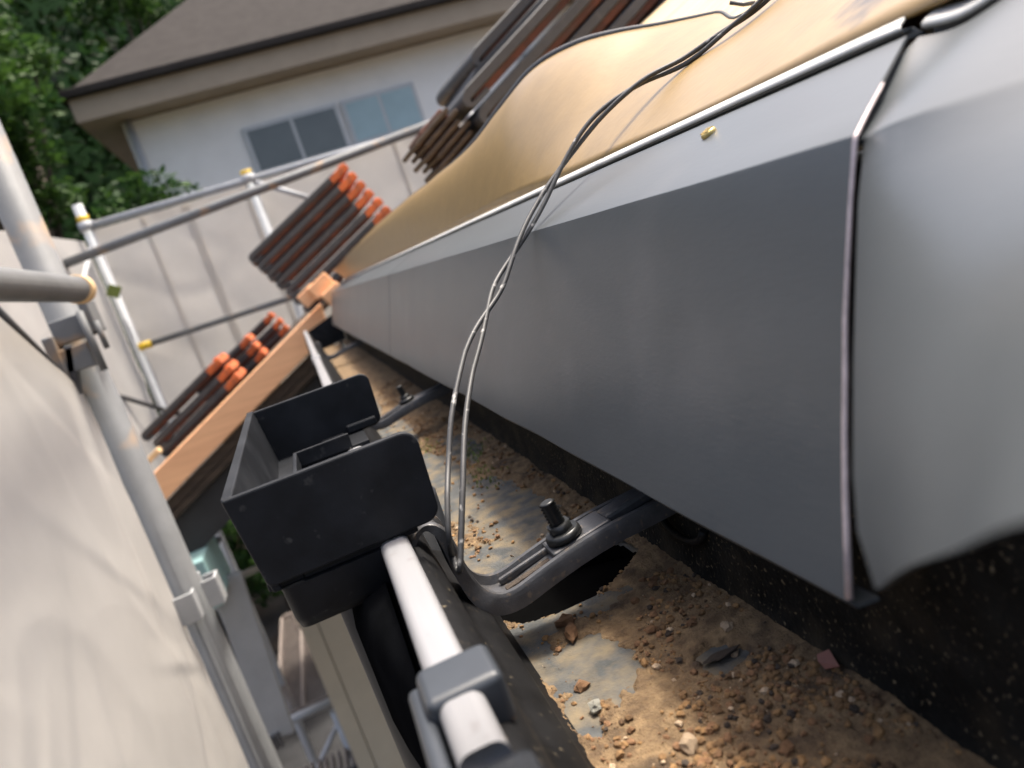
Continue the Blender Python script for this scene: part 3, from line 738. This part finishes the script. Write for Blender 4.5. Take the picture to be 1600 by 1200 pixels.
# ------------------------------------------------------------------ scaffold
def post(name, x, y, z0, z1, label, r=.0243, group='scaffold posts', pockets=(), mat_='steel'):
    e = empty(name, (x, y, z0)); tag(e, label, 'scaffold post', group)
    pipe('pole', (x, y, z0), (x, y, z1), r, mat_, e)
    for z in pockets:
        bm = bmesh.new()
        for dx, dy in ((1, 0), (-1, 0), (0, 1), (0, -1)):
            c = Vector((x + dx * (r + .012), y + dy * (r + .012), z))
            s = (.024, .034, .038) if dx else (.034, .024, .038)
            bm_box(bm, c + Vector((dx * .010, dy * .010, 0)), (.004 if dx else .034, .034 if dx else .004, .044), bev=.001)
            for q in (-1, 1):
                bm_box(bm, c + Vector((0 if dx else q * .0155, q * .0155 if dx else 0, 0)), (.022 if dx else .0035, .0035 if dx else .022, .044), bev=.001)
        bm_out('wedge_pocket', bm, 'steelwhite', e)
    return e
near = post('scaffold_post', -.300, 1.22, GZ, 1.3, 'thick grey scaffold post rising beside the near dust sheet', pockets=(-.370, -.82))
# clamp on the near post
bm = bmesh.new()
bm_box(bm, (-.288, 1.185, .062), (.050, .020, .034), bev=.002); bm_box(bm, (-.296, 1.178, .022), (.040, .026, .034), bev=.002)
bm_box(bm, (-.262, 1.195, .070), (.012, .05, .044), bev=.002); bm_box(bm, (-.318, 1.185, .030), (.014, .05, .060), bev=.002)
bm_tube(bm, [(-.268, 1.165, .080), (-.268, 1.165, -.005)], .005, 8); bm_tube(bm, [(-.255, 1.172, .062), (-.255, 1.172, .022)], .004, 8)
bm_out('clamp', bm, 'steel', near)
bm = bmesh.new(); bm_box(bm, (-.312, 1.175, -.012), (.012, .02, .11), Matrix.Rotation(.25, 3, 'Y'), bev=.002); bm_out('wedge', bm, 'steeldark', near)
e = empty('scaffold_rail', (-.246, .7, .1)); tag(e, 'rust marked scaffold rail butting the near post at its open end', 'scaffold rail', 'scaffold rails')
pipe('tube', (-.246, .25, .103), (-.246, 1.10, .103), .0168, 'steel', e)
pipe('end_ring', (-.246, 1.102, .103), (-.246, 1.125, .103), .0188, 'palewood', e)
tag(pipe('scaffold_brace', (-.325, .86, .22), (-.325, 1.20, -.03), .014, 'steeldark'), 'dark diagonal brace running down behind the near dust sheet corner', 'scaffold brace')
# back scaffold
YB = 3.7
for (x, z1, lb) in ((-.69, .675, 'pale scaffold post with yellow collar at the sheet corner'), (.012, .59, 'pale scaffold post behind the tall tile stack'), (1.30, .62, 'pale scaffold post behind the far end of the sheeted side')):
    p = post('scaffold_post', x, YB, GZ, z1, lb, r=.021, pockets=(-.34,), mat_='steelwhite')
    pipe('collar', (x, YB, .56), (x, YB, .60), .030, 'steelwhite', p)
    pipe('yellow_ring', (x, YB, .603), (x, YB, .625 if x < 0 else .618), .025, 'yellow', p)
def rail(a, b, r, m_, label, cap=None, cat='scaffold rail', group='scaffold rails'):
    e = empty('scaffold_rail', tuple((Vector(a) + Vector(b)) / 2)); tag(e, label, cat, group)
    pipe('tube', a, b, r, m_, e)
    if cap is not None:
        a, b = Vector(a), Vector(b); t = (b - a).normalized()
        pipe('yellow_cap', a - t * .005, a + t * .05, r + .004, 'yellow', e)
    return e
rail((-.67, YB, .578), (2.6, YB, .565), .016, 'steelwhite', 'white top rail along the upper edge of the back dust sheet')
rail(PX(60, 428, 3.42), PX(720, 176, 3.42), .019, 'steel', 'long grey rail crossing in front of the back dust sheet')
rail((-.675, YB - .03, .030), (2.5, YB - .03, .016), .013, 'steel', 'thin mid rail with yellow cap behind the tile stacks', cap=1)
rail((-.70, YB, -.44), (-.95, 3.2, -.49), .013, 'steelwhite', 'short low rail by the foot of the sheet corner post')
rail((-.70, YB, .50), (-.86, 2.6, -.20), .010, 'steelwhite', 'thin sloping tie beside the sheet corner post')
rail((-.62, 3.6, -.30), (-.90, 3.2, .02), .009, 'steeldark', 'thin dark brace crossing below the sheet corner post')
rail(PX(400, 285, 3.66), PX(520, 320, 3.66), .012, 'steelwhite', 'short white tie leaving the post behind the tile stack')
tag(box('green_tag', PX(178, 455, 3.6), (.05, .01, .05), 'moss', None, Matrix.Rotation(.6, 3, 'Y'), .001), 'small green tag tied to the sheet corner post', 'tag')
# dust sheets
CR = random.Random(21)
CREASE = []
for k in range(46):
    a_ = CR.choice((CR.gauss(1.35, .18), CR.gauss(.75, .25), CR.gauss(2.2, .25))); CREASE.append((CR.uniform(.2, 1.1), CR.uniform(-1.4, .1), math.cos(a_), math.sin(a_), CR.uniform(.10, .45), CR.uniform(.008, .022), CR.choice((-1, 1)) * CR.uniform(.0015, .0050)))
def crease_h(y, z):
    h = 0
    for cy, cz, ca, sa, L, w_, am in CREASE:
        dy, dz = y - cy, z - cz; t = dy * ca + dz * sa; d = -dy * sa + dz * ca
        if abs(t) < L and abs(d) < w_ * 2.2:
            h += am * (1 - abs(t) / L) * max(0, 1 - abs(d) / (w_ * (1 if d > 0 else 2.2)))
    return h
def netting(name, o_, du, dv, nu, nv, label, amp, seams=(), f=3.0, edge=None):
    V = []; o_, du, dv = Vector(o_), Vector(du), Vector(dv); nrm = du.cross(dv).normalized()
    for j in range(nv + 1):
        for i in range(nu + 1):
            u, v = i / nu, j / nv
            p = o_ + du * u + dv * v
            L = du.length
            a = amp * (noise.noise((u * L * f, v * dv.length * f * .35, 1)) + .5 * noise.noise((u * L * f * 2.7 + v * 3, v * dv.length * f, 5)))
            r1 = abs(noise.noise((u * L * f * 1.1 + v * dv.length * .8, v * dv.length * .9 * f, 12)))
            a += amp * .55 * max(0, .12 - r1) / .12
            p = p + nrm * a
            if edge: p = edge(p, u, v)
            V.append(p)
    Fq = [(j * (nu + 1) + i, j * (nu + 1) + i + 1, (j + 1) * (nu + 1) + i + 1, (j + 1) * (nu + 1) + i) for j in range(nv) for i in range(nu)]
    e = empty(name, tuple(o_)); tag(e, label, 'dust sheet', 'dust sheets on the scaffold')
    o = link('sheet', V, Fq, 'net', None, True); adopt(o, e)
    for (s, wd) in seams:      # doubled hems
        V2 = []; i0 = int(s * nu)
        for j in range(nv + 1):
            p = V[j * (nu + 1) + i0]; V2 += [p - du.normalized() * wd - nrm * .002, p + du.normalized() * wd - nrm * .002]
        h = link('hem', V2, [(2 * j, 2 * j + 1, 2 * j + 3, 2 * j + 2) for j in range(nv)], 'hemwhite', None, True); adopt(h, e)
    return e
netting('dust_sheet', (-.70, YB + .05, -.70), (3.4, 0, 0), (0, 0, 1.265), 90, 60, 'pale greige dust sheet hung under the white top rail', .012, seams=((.07, .012), (.125, .02), (.20, .012), (.42, .012)), f=2.2)
netting('dust_sheet', (-.99, 1.0, -.62), (.26, 2.75, 0), (0, 0, 1.15), 60, 60, 'pale dust sheet seen between the near post and the sheet corner post', .012, f=2.2)
def near_edge(p, u, v):
    # upper corner is pulled down where the sheet is laced to the post
    yend = 1.182
    if p.z > -.02 - .0: pass
    top = .095 - max(0, (p.y - 1.0)) * .62 if p.y > 1.0 else .095 + (1.0 - p.y) * .05
    z = GZ * .55 + (top - GZ * .55) * v
    return Vector((p.x + crease_h(p.y, z), p.y + .010 * noise.noise((z * 5, 3, 3)) * u, z))
netting('dust_sheet', (-.316, .12, GZ * .55), (.006, 1.065, 0), (0, 0, 2.74), 210, 420, 'large creased near dust sheet laced along the thick post', .0022, f=3.2, edge=near_edge)
# lower lift: mesh deck, aluminium planks, cross tubes, blue plank
dk = empty('mesh_deck', (-.585, 3.95, -1.7)); tag(dk, 'rusty expanded mesh scaffold deck one lift down beside the beige wall', 'deck')
for x in (-.70, -.585, -.47): box('side_rail', (x, 3.95, -1.70), (.014, 1.15, .03), 'rustmesh', dk)
for y in (3.38, 4.52): box('end_rail', (-.585, y, -1.70), (.244, .014, .03), 'rustmesh', dk)
bm = bmesh.new()
for q in range(64):
    for sg in (1, -1):
        c = Vector((-.585, 3.39 + q * .018, -1.694)); bm_box(bm, c, (.24, .0022, .002), Matrix.Rotation(sg * .55, 3, 'Z'))
bm_out('mesh', bm, 'rustmesh', dk)
rail((-.80, 3.30, -1.68), (-.42, 3.34, -1.70), .02, 'steelwhite', 'white cross tube at the near end of the mesh deck')
rail((-.70, 3.10, -1.95), (-.42, 3.25, -1.72), .012, 'steelwhite', 'thin brace under the near end of the mesh deck')
tag(pipe('wall_side_post', (-.43, 3.1, GZ), (-.43, 3.1, -1.62), .02, 'steelwhite'), 'slim pale post standing between mesh deck and beige wall', 'scaffold post')
st = empty('slatted_step', (-.55, 2.9, -1.85)); tag(st, 'dark slatted scaffold steps below the white cross tube', 'steps')
for q in range(11):
    for r_ in range(2):
        box('slat', (-.70 + .028 * q, 3.02 - .22 * r_, -1.80 - .07 * r_), (.012, .15, .03), 'rustmesh', st)
for r_ in range(2): box('tread_edge', (-.56, 2.93 - .22 * r_, -1.80 - .07 * r_), (.31, .012, .035), 'steeldark', st)
al = empty('aluminium_plank', (-.55, 2.3, -1.0)); tag(al, 'pale aluminium plank ladder sloping down behind the thick post', 'plank')
A0, A1 = PX(352, 900, 2.50), PX(438, 1150, 2.50)
B0, B1 = PX(320, 960, 2.50), PX(412, 1165, 2.50)
for (a, b, wd) in ((A0, A1, .048), ((A0 + B0) / 2 + Vector((.012, 0, .02)), (A1 + B1) / 2 + Vector((.01, 0, 0)), .03), (B0, B1, .03)):
    d = (b - a); ang = math.atan2(d.x, -d.z)
    bm = bmesh.new(); bm_box(bm, (a + b) / 2 + Vector((0, .012 * (wd < .04), 0)), (max(wd * 2, .085), .03, d.length), Matrix.Rotation(-ang, 3, 'Y'), bev=.004); bm_out('plank', bm, 'alu', al)
for q in range(5):
    c = A1.lerp(B1, q / 4) + Vector((0, -.02, .0)); box('hook', c, (.008, .02, .05), 'steeldark', al)
bl = PX(322, 892, 2.45)
e = empty('blue_plank', tuple(bl)); tag(e, 'pale turquoise plank end between the thick post and the black fascia', 'plank')
bm = bmesh.new(); bm_box(bm, bl, (.075, .30, .15), Matrix.Rotation(-.05, 3, 'Y'), bev=.004); bm_out('board', bm, 'blue', e)
bm = bmesh.new(); bm_box(bm, bl + Vector((0, -.152, -.02)), (.074, .003, .010), Matrix.Rotation(.5, 3, 'Y')); bm_out('rust_stripe', bm, 'tilerust', e)
rail(PX(343, 840, 2.6), PX(318, 885, 2.55), .010, 'steel', 'short grey tie above the turquoise plank')
rail(PX(360, 907, 2.9), PX(410, 885, 3.1), .013, 'steelwhite', 'white tube with yellow cap under the black collector box', cap=1)

# ------------------------------------------------------------------ planting
def leaves(name, clumps, nleaf, size, materials, parent, seed=0):
    R_ = random.Random(seed); V, Fq, mi_ = [], [], []
    for (c, r) in clumps:
        nl_ = int(nleaf * (r[0] * r[1] * r[2]) ** (2 / 3)); dark = R_.random() < .5
        for k in range(nl_):
            d = Vector((R_.gauss(0, 1), R_.gauss(0, 1), R_.gauss(0, 1))).normalized() * (R_.random() ** .45)
            p = Vector(c) + Vector((d.x * r[0], d.y * r[1], d.z * r[2]))
            s = size * (.6 + .8 * R_.random())
            a = Vector((R_.gauss(0, 1), R_.gauss(0, 1), R_.gauss(0, .5))).normalized(); b = a.cross(Vector((R_.gauss(0, .6), R_.gauss(0, .6), 1))).normalized()
            q = len(V); V += [p - a * s, p + b * s * .45, p + a * s, p - b * s * .45]; Fq.append((q, q + 1, q + 2, q + 3)); mi_.append(1 if R_.random() < (.7 if dark else .3) else 0)
    o = link(name, V, Fq, materials, None, False, mi_); adopt(o, parent); return o
def tree(x, y, h, spread, label, seed, nleaf=2600, size=.062, base=GZ):
    R_ = random.Random(seed); e = empty('tree', (x, y, base)); tag(e, label, 'tree', 'trees behind the scaffold')
    bm = bmesh.new(); top = Vector((x + R_.uniform(-.3, .3), y, base + h * .82))
    bm_tube(bm, [(x, y, base), (x + .05, y, base + h * .3), (x - .05, y + .05, base + h * .6), top], [.16, .12, .08, .03], 10)
    cl = []
    for k in range(30):
        t = R_.uniform(.12, 1); g = R_.uniform(0, 6.28); rr = spread * (1.15 - .55 * t) * R_.uniform(.35, 1)
        c = Vector((x + rr * math.cos(g), y + rr * math.sin(g), base + h * t)); r = R_.uniform(.35, .62)
        cl.append((c, (r, r, r * .75)))
        a = Vector((x, y, base + h * t * .75)); bm_tube(bm, [a, a.lerp(c, .5) + Vector((0, 0, .05)), c], [.05, .03, .012], 6)
    bm_out('trunk', bm, 'bark', e)
    leaves('crown', cl, nleaf, size, ['leafA', 'leafB'], e, seed)
TR = [(-2.3, 8.6, 8.6, 1.0), (-3.6, 9.6, 9.6, 1.3), (-1.35, 10.2, 7.6, .8), (-4.6, 8.2, 8.4, 1.2), (-2.6, 11.8, 10.5, 1.4), (-.9, 14.5, 11.0, 1.6), (-3.4, 6.6, 6.6, .9), (1.0, 19, 12.2, 2.0)]
LB = ['leafy green tree in front of the white house corner', 'tall full green tree farther from the house than the corner tree', 'narrow tree pressed against the white house end wall', 'broad green tree at the outer side of the grove', 'tall dark tree rising in the middle of the grove', 'tree showing above the hip of the dark roof', 'low green tree behind the thick scaffold post', 'tree standing behind the neighbouring house roof']
for i, (x, y, h, s) in enumerate(TR): tree(x, y, h, s, LB[i], 11 + i)
# dark wooded bank behind
V, Fq, mi_ = [], [], []
for k in range(15000):
    x, z = U(-14, 1.5), U(GZ, 9.5); y = 20 + 2.0 * noise.noise((x * .5, z * .5, 0)) + U(-.5, .5); s = U(.12, .26)
    a = Vector((U(-1, 1), U(-1, 1), U(-.6, .6))).normalized(); b = a.cross(Vector((U(-.5, .5), U(-1, .2), 1))).normalized(); q = len(V)
    p = Vector((x, y, z)); V += [p - a * s, p + b * s * .5, p + a * s, p - b * s * .5]; Fq.append((q, q + 1, q + 2, q + 3)); mi_.append(0 if rnd() < .3 else 1)
o = link('wooded_bank', V, Fq, ['leafA', 'leafB'], None, False, mi_); tag(o, 'dense dark green wooded bank far behind the trees', 'woodland', kind='stuff')
tag(link('bank', [(-30, 23.5, GZ - .5), (4, 23.5, GZ - .5), (4, 26, 12), (-30, 26, 12)], [(0, 1, 2, 3)], 'leafB'), kind='structure')
e = empty('shrub', (-2.6, 13.5, GZ)); tag(e, 'small green shrub on bare ground below the black fascia', 'shrub')
bm = bmesh.new()
for q in range(6): bm_tube(bm, [(-2.6, 13.5, GZ), (-2.6 + U(-.4, .4), 13.5 + U(-.4, .4), GZ + U(.5, .9))], [.03, .01], 6)
bm_out('stem', bm, 'bark', e); leaves('foliage', [((-2.6 + U(-.5, .5), 13.5 + U(-.4, .4), GZ + U(.3, .9)), (.4, .4, .3)) for q in range(7)], 700, .07, ['leafA', 'leafB'], e, 5)

# ------------------------------------------------------------------ neighbouring house
nb = empty('neighbour_house', (2.6, 13.5, GZ)); tag(nb, 'white rendered neighbouring house with dark hipped roof and tan eaves', 'house')
zE = 3.05
box('wall', (2.9, 14.0, (GZ + zE) / 2), (8.4, 4.0, zE - GZ), 'hwall', nb)
# eaves band and hipped roof
box('eaves', (2.9, 14.0, zE + .17), (9.3, 5.0, .30), 'hsoffit', nb)
box('eaves_gutter', (2.9, 11.45, zE + .38), (9.5, .10, .11), 'hroof', nb, bev=.02)
zr = zE + .33; x0, x1, y0, y1 = -1.85, 7.65, 11.40, 16.6; hy = (y1 - y0) / 2; hz = 2.0
V = [(x0, y0, zr), (x1, y0, zr), (x1, y1, zr), (x0, y1, zr), (x0 + hy, y0 + hy, zr + hz), (x1 - hy, y0 + hy, zr + hz)]
o = link('roof', V, [(0, 1, 5, 4), (1, 2, 5), (2, 3, 4, 5), (3, 0, 4), (3, 2, 1, 0)], 'hroof'); adopt(o, nb)
def window(x0, x1, z0, z1, y, glass):
    wn = box('window', ((x0 + x1) / 2, y - .03, (z0 + z1) / 2), (x1 - x0 + .12, .06, z1 - z0 + .12), 'frame', nb, bev=.01)
    for a, b in ((x0, (x0 + x1) / 2 - .025), ((x0 + x1) / 2 + .025, x1)):
        g = box('pane', ((a + b) / 2, y - .063, (z0 + z1) / 2), (b - a, .012, z1 - z0), glass); g.parent = wn
    s = box('sill', ((x0 + x1) / 2, y - .08, z0 - .09), (x1 - x0 + .2, .12, .05), 'frame'); s.parent = wn
window(.25, 1.55, 1.93, 2.50, 12.0, 'glass'); window(1.72, 2.75, 1.95, 2.50, 12.0, 'glassblue'); window(4.6, 6.0, 1.6, 2.5, 12.0, 'glass')
tube('downpipe', [(-1.20, 11.93, zE), (-1.20, 11.93, GZ)], .045, 'frame', nb, 10)

# ------------------------------------------------------------------ sub-parts under their parts
def sub(thing_, child_kind, part_kind):
    kids = list(thing_.children); base = lambda o: o.name.split('.')[0]
    ps = [k for k in kids if base(k) == part_kind]
    for k in kids:
        if base(k) == child_kind and ps:
            k.parent = ps[0]; k.matrix_parent_inverse = Matrix()
for o in list(C.objects):
    if o.parent: continue
    nm = o.name.split('.')[0]
    if nm == 'gutter_bracket': sub(o, 'bolt', 'nut'); sub(o, 'slot', 'arm'); sub(o, 'slot_rib', 'arm')
    if nm == 'scaffold_post': sub(o, 'yellow_ring', 'collar'); sub(o, 'wedge', 'clamp')
    if nm == 'gutter_collector': sub(o, 'opening_rim', 'shelf'); sub(o, 'catch', 'far_wall'); sub(o, 'saddle', 'outlet_box')
    if nm == 'roof_gutter': sub(o, 'moulded_loop', 'back_wall'); sub(o, 'outlet_shaft', 'bed'); sub(o, 'lip_ring', 'front_lip')
